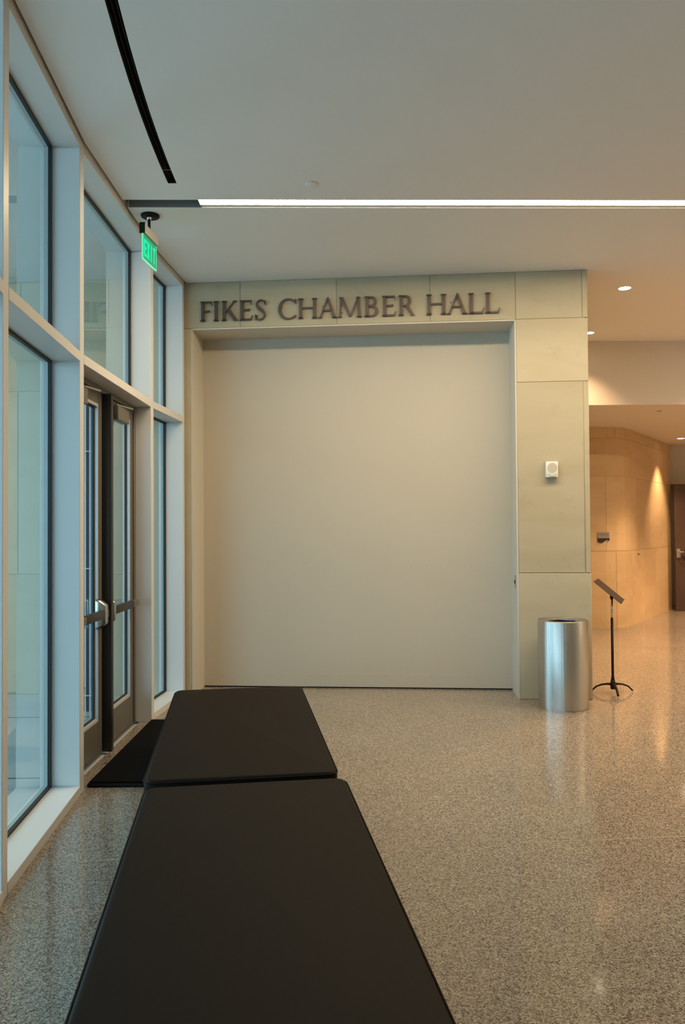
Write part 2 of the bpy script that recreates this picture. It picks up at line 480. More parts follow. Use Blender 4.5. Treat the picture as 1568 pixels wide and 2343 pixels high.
# ------------------------------------------------------------------ back wall with stone panels
OPX0, OPX1, HEAD = -1.462, 1.640, 3.55
CW = 2.302                     # right end of the stone pier
TH = 0.03                      # stone thickness
wb = empty('wall_back', (0, 7.4, 0), 'cream limestone panel wall with wide square opening', 'wall', kind='structure')
def wall_core(g, x0, x1, z0, z1, d0, d1):
    """solid piece of the wall between plan x0..x1, depth d0..d1 behind the stone face"""
    P = [wp(x0, 0, -d0), wp(x1, 0, -d0), wp(x1, 0, -d1), wp(x0, 0, -d1)]
    return g.prism([(p.x, p.y) for p in P], z0, z1)
g = Geo()
wall_core(g, -1.9, OPX0, 0, 4.31, 0.005, 0.9)
wall_core(g, OPX0, OPX1, HEAD, 4.31, 0.005, 0.9)
wall_core(g, OPX1, CW - 0.03, 0, 4.31, 0.005, 0.9)
g.build('masonry', 'mortar', wb)
J = 0.003
def panel(parent, x0, x1, z0, z1, off=0.0, material='limestone', th=TH, name='stone_panel'):
    P = [wp(x0 + J, 0, 0, off), wp(x1 - J, 0, 0, off), wp(x1 - J, 0, -th, off), wp(x0 + J, 0, -th, off)]
    return Geo().prism([(p.x, p.y) for p in P], z0 + J, z1 - J).build(name, material, parent, bevel=0.0025, bseg=1)
for a, b in ((-1.56, -0.976), (-0.976, -0.043), (-0.043, 0.846), (0.846, OPX1)):
    panel(wb, a, b, HEAD, CEIL - 0.002)
panel(wb, -1.56, OPX0, 0, HEAD)
for z0, z1, split in ((3.55, CEIL - 0.002, True), (2.955, 3.55, False), (1.17, 2.955, True), (0, 1.17, False)):
    if split:
        panel(wb, OPX1, 2.250, z0, z1); panel(wb, 2.250, CW, z0, z1)
    else:
        panel(wb, OPX1, CW, z0, z1)
# jambs and soffit of the opening
def jamb(name, x0, x1, z0, z1, label):
    P = [wp(x0, 0, -0.002), wp(x1, 0, -0.002), wp(x1, 0, -0.46), wp(x0, 0, -0.46)]
    return Geo().prism([(p.x, p.y) for p in P], z0, z1).build(name, 'jamb_paint', wb, label=label)
jamb('jamb', OPX0 - 0.001, OPX0 + 0.012, 0, HEAD, 'smooth cream side lining of the opening')
jamb('jamb', OPX1 - 0.012, OPX1 + 0.001, 0, HEAD, 'smooth cream side lining of the opening')
jamb('soffit', OPX0, OPX1, HEAD - 0.012, HEAD + 0.001, 'smooth cream head lining of the opening')
# small key switch on the right jamb
ks = empty('key_switch', (OPX1 - 0.012, wallY(OPX1, 0.14), 1.03), 'small metal key switch plate on the right side of the opening', 'switch')
P0 = Vector((OPX1 - 0.012, wallY(OPX1), 0))
def jpt(d, z, o): return P0 - WN * d + Vector((-o, 0, z))
g = Geo().extrude([jpt(0.10, 1.02, 0), jpt(0.17, 1.02, 0), jpt(0.17, 1.14, 0), jpt(0.10, 1.14, 0)], (-0.004, 0, 0))
g.build('plate', 'sign_housing', ks)
g = Geo().extrude([jpt(0.125, 1.065, 0.004), jpt(0.145, 1.065, 0.004), jpt(0.145, 1.095, 0.004), jpt(0.125, 1.095, 0.004)], (-0.006, 0, 0))
g.build('key_cylinder', 'black_metal', ks)

# ------------------------------------------------------------------ large panel door in the opening (door_3)
DOFF = 0.415
d3 = empty('door_3', (0.1, wallY(0.1, DOFF), 0), 'very large flat cream panel door filling the stone opening', 'door', kind='structure')
def dbox(x0, x1, z0, z1, t0, t1):
    P = [wp(x0, 0, -t0, DOFF), wp(x1, 0, -t0, DOFF), wp(x1, 0, -t1, DOFF), wp(x0, 0, -t1, DOFF)]
    return Geo().prism([(p.x, p.y) for p in P], z0, z1)
DX0, DX1 = -1.60, 1.76
SEAM = 1.245
dbox(DX0, DX1, 0.014, SEAM - 0.0002, 0.0, 0.05).build('door_sheet', 'panel_door_paint', d3)
dbox(DX0, DX1, SEAM + 0.0002, 3.60, 0.0, 0.05).build('door_sheet', 'panel_door_paint', d3)
dbox(DX0, DX1, 0.014, 0.145, -0.0025, 0.0).build('kick_strip', 'panel_door_paint', d3)
dbox(DX0, DX1, 0.0, 0.014, 0.010, 0.04).build('dark_bottom_gap', 'gasket_rubber', d3)  # black strip painted in for the shade in the gap under the door
dbox(DX0, DX1, 0.0, 3.7, 0.10, 0.14).build('leak_block', 'dark_void', d3)  # unseen sheet added behind the door to block light leaks
fm = None
def fastener(x, z, out):
    global fm
    c = wp(x, z, out, DOFF)
    if fm is None:
        gg = Geo()
        a = [Vector((math.cos(k * math.pi / 4) * 0.006, 0, math.sin(k * math.pi / 4) * 0.006)) for k in range(8)]
        gg.extrude(a, (0, -0.003, 0))
        o = gg.build('fastener', 'fastener', d3, local=True); fm = o.data
    else:
        o = bpy.data.objects.new('fastener', fm); COL.objects.link(o); o.parent = d3
    o.location = c - world_loc(d3)
x = -1.375
while x < 1.64:
    fastener(x, 0.117, 0.0025); x += 0.1492
for i in range(7):
    fastener(0.68 + 0.1492 * i, 1.215, 0.0)

# ------------------------------------------------------------------ other walls of the hall
wc = top('wall_passage', Geo().prism([(1.9, wallY(1.9, 0.5)), (CW - 0.005, wallY(CW, 0.035)), (CW - 0.005, 12.2), (1.9, 12.2)], 0, CEIL + 0.05), 'limestone', 'side wall of the passage behind the stone pier', 'wall', 'structure')
top('wall_right', Geo().box(XR, XR + 0.15, YB, 16.0, 0, 4.31), 'wall_paint', 'plain painted wall on the right side of the lobby', 'wall', 'structure')
top('wall_rear', Geo().box(-1.0, XR + 0.15, YB - 0.15, YB, 0, 4.31), 'wall_paint', 'plain painted wall behind the viewer', 'wall', 'structure')

# curved stone wall at the far end of the passage
wf = empty('wall_far', (4.4, 12.3, 0), 'warm lit stone panel wall bending round the passage', 'wall', kind='structure')
PATH = [(2.2, 12.22), (4.15, 12.22), (4.33, 12.25), (4.50, 12.35), (4.65, 12.53), (4.80, 12.74), (6.34, 14.98)]
cum = [0]
for p, q in zip(PATH[:-1], PATH[1:]): cum.append(cum[-1] + (Vector(q) - Vector(p)).length)
def path_at(s):
    s = max(0, min(cum[-1], s))
    for i in range(len(PATH) - 1):
        if s <= cum[i + 1] + 1e-9:
            t = (s - cum[i]) / (cum[i + 1] - cum[i]); p, q = Vector(PATH[i]), Vector(PATH[i + 1])
            return p.lerp(q, t)
def path_n(s):
    a, b = path_at(s - 0.06), path_at(s + 0.06); d = (b - a).normalized(); return Vector((d.y, -d.x))
def path_strip(s0, s1, o0, o1, z0, z1):
    ss = [s0] + [c for c in cum if s0 < c < s1] + [s1]
    front = [path_at(s) + path_n(s) * o1 for s in ss]; back = [path_at(s) + path_n(s) * o0 for s in ss]
    gg = Geo()
    for i in range(len(ss) - 1):
        gg.prism([front[i], front[i + 1], back[i + 1], back[i]], z0, z1)
    return gg
path_strip(0, cum[-1], -0.35, -0.006, 0, LOWCEIL).build('masonry', 'corridor_mortar', wf)
def s_of_x(x): return x - 2.2
JF = 0.0022
courses = [(0.0, 1.21, [0.0, 1.0, s_of_x(4.315), 2.62, 3.45, 4.25, 5.02, cum[-1]]),
           (1.21, 2.39, [0.0, 0.9, s_of_x(4.155), 2.95, 3.85, 4.7, cum[-1]]),
           (2.39, 2.995, [0.0, 1.2, 2.55, 3.6, 4.6, cum[-1]]),
           (2.995, LOWCEIL, [0.0, s_of_x(4.187), s_of_x(4.325), 3.3, 4.3, cum[-1]])]
for z0, z1, sp in courses:
    for a, b in zip(sp[:-1], sp[1:]):
        path_strip(a + JF, b - JF, -0.022, 0.0, z0 + (JF if z0 > 0 else 0), z1 - JF).build('stone_panel', 'corridor_limestone', wf)

# end wall of the passage and the dark open door there
top('wall_end', Geo().box(7.3, XR, 15.2, 15.35, 0, LOWCEIL + 0.05).box(6.0, 7.3, 15.2, 15.35, 2.42, LOWCEIL + 0.05).box(5.9, 7.3, 15.8, 15.9, 0, LOWCEIL).box(5.85, 6.02, 15.0, 15.9, 0, LOWCEIL).box(7.3, 7.4, 15.35, 15.9, 0, LOWCEIL), 'wall_paint', 'shaded painted wall closing the passage', 'wall', 'structure')
d4 = empty('door_4', (6.28, 14.6, 0), 'dark brown wooden door with metal lever at the end of the passage', 'door', kind='structure')
Geo().prism([(6.262, 14.62), (7.25, 14.70), (7.25, 14.745), (6.262, 14.665)], 0.008, 2.39).build('door_leaf', 'dark_wood', d4, bevel=0.003, bseg=1)
g = Geo().box(6.285, 6.350, 14.606, 14.622, 1.00, 1.17); g.build('lever_plate', 'sign_housing', d4)
g = Geo().tube([(6.32, 14.615, 1.11), (6.32, 14.56, 1.11), (6.34, 14.552, 1.11), (6.44, 14.556, 1.108)], 0.011); g.build('lever_handle', 'chrome', d4)
Geo().prism([(6.40, 14.60), (6.60, 14.615), (6.60, 14.632), (6.40, 14.63)], 1.0, 1.045).build('push_plate', 'plaque_dark', d4)

# ------------------------------------------------------------------ outside: pavement, wall, soffit
XO = -9.0
outer = [(x - 0.10, y) for x, y in FAC]
g = Geo().prism([(-16, YB - 8), (-0.96, YB - 8)] + outer + [(-1.62, wallY(-1.62, 0.1)), (-16, wallY(-16, 0.1))], -0.10, -0.02)
gr = top('ground_outside', g, 'pavement', 'pale grey paving outside the windows', 'ground', 'structure')
for yy in (6.75, 5.1):
    Geo().box(-7, -1.75, yy, yy + 0.012, -0.03, -0.0185).build('paving_joint', 'gasket_rubber', gr)
wo = empty('wall_outside', (-3, 7.7, 0), 'pale stone panel wall outside beyond the windows', 'wall', kind='structure')
OFFO = 0.055
def owp(x, out): 
    p = wp(x, 0, out, OFFO); return (p.x, p.y)
Geo().prism([owp(-6.0, -.005), owp(-1.80, -.005), owp(-1.80, -0.5), owp(-6.0, -0.5)], -0.02, 4.3).build('masonry', 'mortar', wo)
ocs = [(-0.02, 1.165, [-6.0, -5.0, -4.1, -3.375, -2.55, -1.80]), (1.165, 2.985, [-6.0, -4.8, -4.0, -3.228, -2.45, -1.80]),
       (2.985, 3.60, [-6.0, -4.6, -3.7, -2.75, -1.80]), (3.60, 4.08, [-6.0, -4.9, -4.0, -3.2, -2.3, -1.80])]
for z0, z1, xs in ocs:
    for a, b in zip(xs[:-1], xs[1:]):
        panel(wo, a, b, z0, z1, off=OFFO)
g = Geo().prism([(-6.0, -3.0), (-0.98, -3.0), (-0.98, -0.4), (-1.14, 0.95), (-1.37, 2.17), (-1.59, 3.40), (-1.71, 4.755), (-1.71, 7.6), (-6.0, 7.9)], 4.08, 4.3)  # canopy stretched beyond its visible part to shade the upper fins
top('ceiling_outside', g, 'soffit_paint', 'pale canopy soffit outside above the windows, extended unseen to shade the fins', 'ceiling', 'structure')
top('roof_slab', Geo().prism([(-1.05, YB - .3), (XR + .3, YB - .3), (XR + .3, 16.2), (-1.5, 16.2), (-1.5, 8.2), (-6.0, 8.2), (-6.0, -3.0), (-1.05, -3.0)], 4.31, 4.45), 'soffit_paint', 'flat concrete roof above the lobby', 'roof', 'structure')

# made-up slim bar screen, stands in for the lines in the near door glass
scx, scy = -2.34, 6.95
scn = empty('added_bar_screen', (scx, scy, -0.02), 'made-up slim dark screen of vertical metal bars outside the near door', 'screen')
Geo().box(scx - 0.20, scx + 0.10, scy + 0.03, scy + 0.05, -0.02, 2.75).build('back_panel', 'screen_metal', scn)
bar_me = None
for i in range(7):
    bxx = scx - 0.18 + i * 0.043
    gg = Geo().box(-0.006, 0.006, -0.006, 0.006, 0, 2.75)
    if bar_me is None:
        o = gg.build('bar', 'screen_bar', scn, local=True); bar_me = o.data
    else:
        o = bpy.data.objects.new('bar', bar_me); COL.objects.link(o); o.parent = scn
    o.location = (bxx - scx, 0.0, 0.0)
for z in (0.12, 1.25, 2.3):
    Geo().box(scx - 0.20, scx + 0.10, scy - 0.012, scy - 0.004, z, z + 0.012).build('cross_bar', 'screen_bar', scn)

# ------------------------------------------------------------------ window bays (deep aluminium fins, sills, transoms, panes)
TR0, TR1 = 2.63, 2.69          # transom
HD = 3.95                      # underside of head
SILL = 0.055
FH = 0.040                     # half thickness of a fin
GP = 0.19                      # glass plane behind the front edge
DEP = 0.24
bay_labels = {0: 'window bay far behind the viewer', 1: 'window bay behind the viewer', 2: 'window bay beside the viewer', 3: 'tall window bay left of the near bench end',
              4: 'tall window bay cut by the left edge of the picture', 5: 'tall two-pane window bay nearest in view, left of the glass doors',
              6: 'window over the glass double doors', 7: 'narrow two-pane window bay between the glass doors and the stone opening'}
def fin(parent, i, name='mullion'):
    p = Vector(FAC[i])
    a = Vector(FAC[max(i - 1, 0)]); b = Vector(FAC[min(i + 1, len(FAC) - 1)])
    d = (b - a).normalized(); n = Vector((-d.y, d.x))
    return Geo().prism([p - d * FH, p + d * FH, p + d * FH + n * DEP, p - d * FH + n * DEP], 0.0, CEIL + 0.06).build(name, 'aluminium', parent, bevel=0.002, bseg=1)
def pane_set(parent, p, q, z0, z1, e0, e1):
    Geo().seg(p, q, GP, GP + 0.012, z0 + 0.004, z1 - 0.004, e0 + 0.004, e1 + 0.004).build('pane', 'window_glass', parent)
    g = Geo(); w = 0.014; o0, o1 = GP - 0.022, GP - 0.001
    L_ = (Vector(q) - Vector(p)).length
    g.seg(p, q, o0, o1, z0, z0 + w, e0, e1); g.seg(p, q, o0, o1, z1 - w, z1, e0, e1)
    g.seg(p, q, o0, o1, z0 + w, z1 - w, e0, L_ - e0 - w); g.seg(p, q, o0, o1, z0 + w, z1 - w, L_ - e1 - w, e1)
    g.build('gasket', 'gasket_rubber', parent)
for i in range(len(FAC) - 1):
    p, q = FAC[i], FAC[i + 1]
    w = empty('window_%d' % (i + 1), (p[0], p[1], 0), bay_labels[i], 'window', kind='structure')
    e = FH
    eq = FH if i < 7 else 0.02
    fin(w, i)
    if i == 7:
        Geo().seg(p, q, 0.0, DEP, 0.0, CEIL + 0.06, (Vector(q) - Vector(p)).length - 0.03, -0.02).build('mullion', 'aluminium', w, bevel=0.002, bseg=1)
        eq = 0.03
    Geo().seg(p, q, 0.0, DEP, TR0, TR1, e, eq).build('transom', 'aluminium', w, bevel=0.0015, bseg=1)
    Geo().seg(p, q, 0.0, DEP, HD, CEIL + 0.06, e, eq).build('head', 'aluminium', w, bevel=0.0015, bseg=1)
    pane_set(w, p, q, TR1, HD, e, eq)
    if i != 6:
        Geo().seg(p, q, 0.0, DEP, 0.0, SILL, e, eq).build('sill', 'aluminium', w, bevel=0.0015, bseg=1)
        pane_set(w, p, q, SILL, TR0, e, eq)

# ------------------------------------------------------------------ door frame and two glazed door leaves
DX = -1.745                    # inside face of the leaves
tf = empty('trim_1', (DX, 5.6, 0), 'metal frame around the glass double doors, shade painted in brown-grey', 'door frame', kind='structure')
Geo().box(DX - 0.06, DX + 0.012, 6.455, 6.50 + 0.13, 0, TR0).build('frame_jamb', 'shaded_aluminium', tf, bevel=0.002, bseg=1)
Geo().box(DX - 0.06, DX + 0.012, 4.79, 4.885, 0, TR0).build('frame_jamb', 'shaded_aluminium', tf, bevel=0.002, bseg=1)
Geo().box(DX - 0.06, DX + 0.012, 4.885, 6.455, 2.592, TR0).build('frame_head', 'shaded_aluminium', tf, bevel=0.002, bseg=1)
Geo().box(DX - 0.08, DX + 0.006, 4.80, 6.50, -0.002, 0.006).build('threshold', 'shaded_aluminium', tf)
top('trim_2', Geo().box(-1.757, -1.678, 5.627, 5.680, 0.0, 2.592), 'dark_bronze', 'black centre post between the two glass door leaves', 'door post', 'structure', bevel=0.003, bseg=2)

def leaf(name, y0, y1, hinge_far, label):
    """a glazed aluminium door leaf between y0 and y1 in the plane x = DX"""
    r = empty(name, (DX, y0, 0), label, 'door', kind='structure')
    x0, x1 = DX - 0.045, DX
    st, tr, br, H = 0.098, 0.085, 0.245, 2.585
    Geo().box(x0, x1, y0, y0 + st, 0.008, H).build('stile', 'shaded_aluminium', r, bevel=0.002, bseg=1)
    Geo().box(x0, x1, y1 - st, y1, 0.008, H).build('stile', 'shaded_aluminium', r, bevel=0.002, bseg=1)
    Geo().box(x0, x1, y0 + st, y1 - st, H - tr, H).build('top_rail', 'shaded_aluminium', r, bevel=0.002, bseg=1)
    Geo().box(x0, x1, y0 + st, y1 - st, 0.008, br).build('bottom_rail', 'shaded_aluminium', r, bevel=0.002, bseg=1)
    a, b, z0, z1 = y0 + st, y1 - st, br, H - tr
    for nm, mt, w, xa, xb in (('glazing_bead', 'bead_aluminium', 0.020, x1 - 0.022, x1 + 0.004), ('gasket', 'gasket_rubber', 0.032, x1 - 0.028, x1 - 0.016)):
        g = Geo()
        g.box(xa, xb, a, b, z0, z0 + w); g.box(xa, xb, a, b, z1 - w, z1)
        g.box(xa, xb, a, a + w, z0 + w, z1 - w); g.box(xa, xb, b - w, b, z0 + w, z1 - w)
        g.build(nm, mt, r)
    Geo().box(x0 + 0.012, x0 + 0.020, a, b, z0, z1).build('pane', 'window_glass', r)
    # exit bar: free end carries the latch case, hinge end a bracket
    fe, he = (y0, y1) if hinge_far else (y1, y0)
    s = 1 if hinge_far else -1
    bar = Geo().box(x1 + 0.028, x1 + 0.068, *sorted((fe + s * 0.05, he - s * 0.20)), 0.976, 1.034).build('exit_bar', 'dark_bronze', r, bevel=0.006, bseg=2)
    Geo().box(x1 + 0.026, x1 + 0.067, *sorted((he - s * 0.20, he - s * 0.055)), 0.980, 1.030).build('bar_rail', 'shaded_aluminium', bar, bevel=0.003, bseg=1)
    Geo().box(x1 + 0.0005, x1 + 0.028, *sorted((he - s * 0.10, he - s * 0.06)), 0.982, 1.028).build('bar_bracket', 'shaded_aluminium', bar, bevel=0.003, bseg=1)
    c = fe + s * (0.028 if hinge_far else 0.115); g = Geo()
    hw = 0.026 if hinge_far else 0.042
    lo = [(-hw, -.095), (-hw * .55, -.108), (hw * .55, -.108), (hw, -.095), (hw, .095), (hw * .55, .108), (-hw * .55, .108), (-hw, .095)]
    hi = [(u * .72, v * .62) for u, v in lo]
    vs = [(x1 + 0.0005, c + u, 1.005 + v) for u, v in lo] + [(x1 + 0.030, c + u * .98, 1.005 + v * .94) for u, v in lo] + [(x1 + 0.072, c + u, 1.005 + v) for u, v in hi]
    fs = [[7, 6, 5, 4, 3, 2, 1, 0], [16, 17, 18, 19, 20, 21, 22, 23]]
    for k in range(8):
        j = (k + 1) % 8
        fs += [[k, j, 8 + j, 8 + k], [8 + k, 8 + j, 16 + j, 16 + k]]
    g.add(vs, fs); g.build('latch_case', 'chrome', bar, bevel=0.004, bseg=2)
    # door closer near the top
    c0 = fe + s * 0.125 if hinge_far else 5.115
    CLN = 0.30 if hinge_far else 0.19
    cl = Geo().box(x1 + 0.0005, x1 + 0.066, *sorted((c0, c0 + s * CLN)), 2.43, 2.535).build('door_closer', 'shaded_aluminium', r, bevel=0.005, bseg=2)
    pv = (x1 + 0.036, c0 + s * 0.06, 2.548)
    k_ = s if hinge_far else -s
    g = Geo().tube([pv, (x1 + 0.15 * .6, pv[1] + k_ * 0.24, 2.552)], 0.008, 8)
    g.tube([(x1 + 0.09, pv[1] + k_ * 0.24, 2.556), (x1 + 0.02, pv[1] + k_ * 0.44, 2.585)], 0.008, 8)
    g.tube([(pv[0], pv[1], 2.534), (pv[0], pv[1], 2.556)], 0.014, 10)
    g.build('closer_arm', 'sign_housing', cl)
    return r
leaf('door_1', 4.890, 5.622, False, 'near leaf of the glass double doors, with chrome latch case showing')
leaf('door_2', 5.686, 6.450, True, 'far leaf of the glass double doors, with box closer at its top')
# small latch bolt ball by the far leaf's closer
# ------------------------------------------------------------------ door mat
mt = empty('door_mat', (-1.2, 5.6, 0), 'thick black door mat lying before the glass doors', 'door mat')
Geo().prism([(-1.603, 4.86), (-1.595, 4.852), (-1.22, 4.852), (-1.22, 6.45), (-1.595, 6.45), (-1.603, 6.44)], 0.0008, 0.022).build('mat_border', 'mat_rubber', mt, bevel=0.004, bseg=1)
Geo().box(-1.592, -1.23, 4.865, 6.44, 0.022, 0.034).build('mat_pile', 'mat_fibre', mt, bevel=0.004, bseg=1)

# ------------------------------------------------------------------ benches
def rrect(hx, hy, r, n=6):
    pts = []
    for cx, cy, a0 in ((hx - r, hy - r, 0), (-hx + r, hy - r, 90), (-hx + r, -hy + r, 180), (hx - r, -hy + r, 270)):
        for k in range(n + 1):
            a = R(a0 + 90 * k / n); pts.append((cx + r * math.cos(a), cy + r * math.sin(a)))
    return pts
def rr_loft(hx, hy, r, levels):
    """closed solid from (inset, z) levels of a rounded rectangle"""
    gg = Geo(); n = None
    for k, (ins, z) in enumerate(levels):
        pts = rrect(hx - ins, hy - ins, max(0.008, r - ins)); n = len(pts)
        gg.v += [(x, y, z) for x, y in pts]
    for k in range(len(levels) - 1):
        for i in range(n):
            j = (i + 1) % n
            gg.f.append([k * n + i, k * n + j, (k + 1) * n + j, (k + 1) * n + i]); gg.sm.append(True)
    gg.f.append(list(range(n - 1, -1, -1))); gg.sm.append(False)
    gg.f.append([(len(levels) - 1) * n + i for i in range(n)]); gg.sm.append(True)
    return gg
BW, BL = 0.4525, 1.018
def make_bench(loc, rz, label):
    b = empty('bench', loc, label, 'bench', 'dark upholstered benches in a row', rz=rz)
    rr_loft(BW, BL, 0.055, [(0.004, 0.345), (0.0, 0.350), (0.0, 0.425), (0.0025, 0.437), (0.008, 0.4455), (0.016, 0.4495), (0.026, 0.4505)]).build('cushion', 'bench_vinyl', b, local=True)
    ring = [(x, y, 0.4365) for x, y in rrect(BW + 0.0005, BL + 0.0005, 0.056)]; ring.append(ring[0])
    Geo().tube(ring, 0.0035, 6, cap=False).build('piping', 'bench_vinyl', b, local=True)
    rr_loft(BW - 0.004, BL - 0.004, 0.05, [(0.0, 0.10), (0.0, 0.340), (0.01, 0.3445)]).build('bench_body', 'bench_vinyl', b, local=True)
    for sx in (-1, 1):
        for sy in (-1, 1):
            g = Geo().lathe([(0.0, 0.0), (0.022, 0.0), (0.026, 0.004), (0.03, 0.0995), (0.0, 0.0995)], (sx * (BW - 0.09), sy * (BL - 0.09), 0), 16)
            g.build('leg', 'bench_base', b, local=True)
    return b
ang = math.atan(0.141)
make_bench((-0.617, 4.640, 0), ang, 'farther dark brown upholstered bench, toward the stone opening')
make_bench((-0.302, 2.548, 0), ang, 'nearest large dark upholstered bench, cut off by the picture bottom')

# ------------------------------------------------------------------ litter bin
tc = empty('litter_bin', (1.955, 6.93, 0), 'round brushed steel litter bin in front of the stone pier', 'litter bin')
RB = 0.2175
g = Geo().lathe([(RB - 0.012, 0.0), (RB - 0.008, 0.0), (RB - 0.008, 0.014), (RB, 0.014), (RB, 0.766), (RB - 0.003, 0.772), (RB - 0.008, 0.772), (RB - 0.008, 0.74)], seg=96)
g.build('bin_body', 'brushed_steel', tc, local=True, edge_split=True)
g = Geo().lathe([(RB - 0.009, 0.768), (RB - 0.012, 0.770), (0.128, 0.766), (0.118, 0.760), (0.1175, 0.752)], seg=96)
g.build('lid_ring', 'brushed_steel', tc, local=True, edge_split=True)
g = Geo().lathe([(0.0, 0.05), (0.17, 0.05), (0.17, 0.66), (0.1165, 0.69), (0.1165, 0.757)], seg=48)
g.build('liner', 'gasket_rubber', tc, local=True)
g = Geo().lathe([(0.0, 0.001), (RB - 0.014, 0.001), (RB - 0.014, 0.013), (0, 0.013)], seg=48)
g.build('base_ring', 'gasket_rubber', tc, local=True)

# ------------------------------------------------------------------ music stand
ms = empty('music_stand', (2.592, 7.50, 0), 'brown-black tripod music stand with tilted desk beside the litter bin', 'music stand')
Geo().tube([(0, 0, 0.055), (0, 0, 0.12), (0, 0, 0.16), (0, 0, 0.715)], [0.019, 0.019, 0.0125, 0.0125], 14).build('lower_tube', 'black_metal', ms, local=True)
Geo().tube([(0.001, 0, 0.70), (0.001, 0, 0.905)], 0.010, 12).build('upper_tube', 'chrome', ms, local=True)
for a, lk in ((172, 1.0), (8, 1.0), (-96, 1.45)):
    c, s = math.cos(R(a)), math.sin(R(a))
    pth = [(c * r_, s * r_, z) for r_, z in ((0.010, 0.080), (0.05, 0.084), (0.10, 0.078), (0.155, 0.058), (0.190, 0.024), (0.203, 0.012))]
    Geo().tube(pth, [k * lk for k in (0.014, 0.0105, 0.009, 0.008, 0.0075, 0.007)], 10).build('leg', 'black_metal', ms, local=True)
Geo().lathe([(0.0, 0.035), (0.020, 0.035), (0.024, 0.05), (0.024, 0.10), (0.017, 0.125), (0.0, 0.125)], seg=20).build('base_hub', 'black_metal', ms, local=True)
Geo().tube([(0.0, 0, 0.90), (0.0, 0, 0.93)], 0.016, 14).build('tilt_head', 'black_metal', ms, local=True)
wv = Vector((math.sin(R(23)), math.cos(R(23)), 0)); hh = Vector((-math.cos(R(23)), math.sin(R(23)), 0))
t = R(40); hv = hh * math.cos(t) + Vector((0, 0, 1)) * math.sin(t); nv = wv.cross(hv).normalized()
if nv.z < 0: nv = -nv
cb = Vector((0.095, -0.02, 0.875))       # middle of the bottom edge
def dk(u, v, n): return cb + wv * u + hv * v + nv * n
g = Geo()
def slab(u0, u1, v0, v1, n0, n1):
    g.extrude([dk(u0, v0, n0), dk(u1, v0, n0), dk(u1, v1, n0), dk(u0, v1, n0)], nv * (n1 - n0))
slab(-0.24, 0.24, 0.0, 0.315, 0.0, 0.004)
desk = g.build('desk', 'desk_metal', ms, local=True)
g = Geo(); slab(-0.24, 0.24, -0.003, 0.0, -0.0, 0.014); g.build('desk_lip', 'desk_metal', desk, local=True)
g = Geo(); slab(-0.05, 0.05, 0.07, 0.19, -0.010, 0.0); g.build('desk_bracket', 'desk_metal', desk, local=True)
g = Geo(); pm = dk(0, 0.125, -0.008); g.tube([(0.0, 0, 0.912), pm], 0.013, 10); g.build('desk_pivot', 'desk_metal', desk, local=True)

# ------------------------------------------------------------------ exit sign
ex = empty('exit_sign', (-1.4535, 5.845, CEIL), 'green lit EXIT sign hanging from the ceiling above the glass doors', 'exit sign')
ea, eb = Vector((-1.470, 5.700)), Vector((-1.437, 5.990))
ed = (eb - ea).normalized(); en = Vector((ed.y, -ed.x))     # face toward the room
Geo().lathe([(0.0, 3.984), (0.066, 3.984), (0.070, 3.990), (0.070, 3.9995), (0, 3.9995)], (-1.4535, 5.875, 0), 40).build('canopy', 'sign_black', ex)
Geo().lathe([(0.0, 3.948), (0.014, 3.952), (0.020, 3.966), (0.014, 3.980), (0, 3.984)], (-1.4535, 5.845, 0), 20).build('swivel', 'chrome', ex)
Geo().tube([(-1.4535, 5.845, 3.874), (-1.4535, 5.845, 3.955)], 0.011, 12).build('stem', 'sign_black', ex)
def sgn(u0, u1, n0, n1, z0, z1):
    return Geo().prism([ea + ed * u0 + en * n0, ea + ed * u1 + en * n0, ea + ed * u1 + en * n1, ea + ed * u0 + en * n1], z0, z1)
EL = (eb - ea).length
hs_ = sgn(0.004, EL, -0.019, 0.019, 3.802, 3.874).build('sign_housing', 'sign_housing', ex, bevel=0.002, bseg=1)
sgn(-0.001, 0.004, -0.021, 0.021, 3.798, 3.878).build('shaded_end_cap', 'sign_black', ex, label='end cap with its shade painted black')  # near end of the housing painted black for the shade on it
pn = sgn(0.005, EL - 0.005, -0.004, 0.004, 3.612, 3.802).build('sign_panel', 'sign_acrylic', ex)
g = Geo()
for a_, b_, c_, d_ in ((0.004, EL - 0.004, 3.606, 3.613), (0.003, 0.008, 3.606, 3.80), (EL - 0.008, EL - 0.003, 3.606, 3.80)):
    for q in sgn(a_, b_, -0.005, 0.0055, c_, d_).f: pass
    s_ = sgn(a_, b_, -0.005, 0.0055, c_, d_); g.add(s_.v, s_.f)
g.build('panel_edge', 'sign_edge', ex)
def sletter(strokes, u0):
    gg = Geo(); W, Hh, zb = 0.046, 0.125, 3.640
    for st in strokes:
        pts = [ea + ed * (u0 + a_ * W) for a_, _ in st]
        p3 = [Vector((p.x, p.y, zb + v * Hh)) + Vector((en.x, en.y, 0)) * 0.0042 for p, (_, v) in zip(pts, st)]
        gg.extrude(p3, Vector((en.x, en.y, 0)) * 0.002)
    return gg
T = 0.30
def rc(a, b, c, d): return [(a, c), (b, c), (b, d), (a, d)]
EXL = {'E': [rc(0, T, 0, 1), rc(T, 1, 0, .15), rc(T, .9, .43, .57), rc(T, 1, .85, 1)],
       'X': [[(0, 0), (T * 1.1, 0), (1, 1), (1 - T * 1.1, 1)], [(1 - T * 1.1, 0), (1, 0), (T * 1.1, 1), (0, 1)]],
       'I': [rc(.5 - T / 2, .5 + T / 2, 0, 1)], 'T': [rc(.5 - T / 2, .5 + T / 2, 0, .85), rc(0, 1, .85, 1)]}
for k, ch in enumerate('EXIT'):
    sletter(EXL[ch], 0.030 + k * 0.061).build('letter', 'sign_letter', pn, local=False)

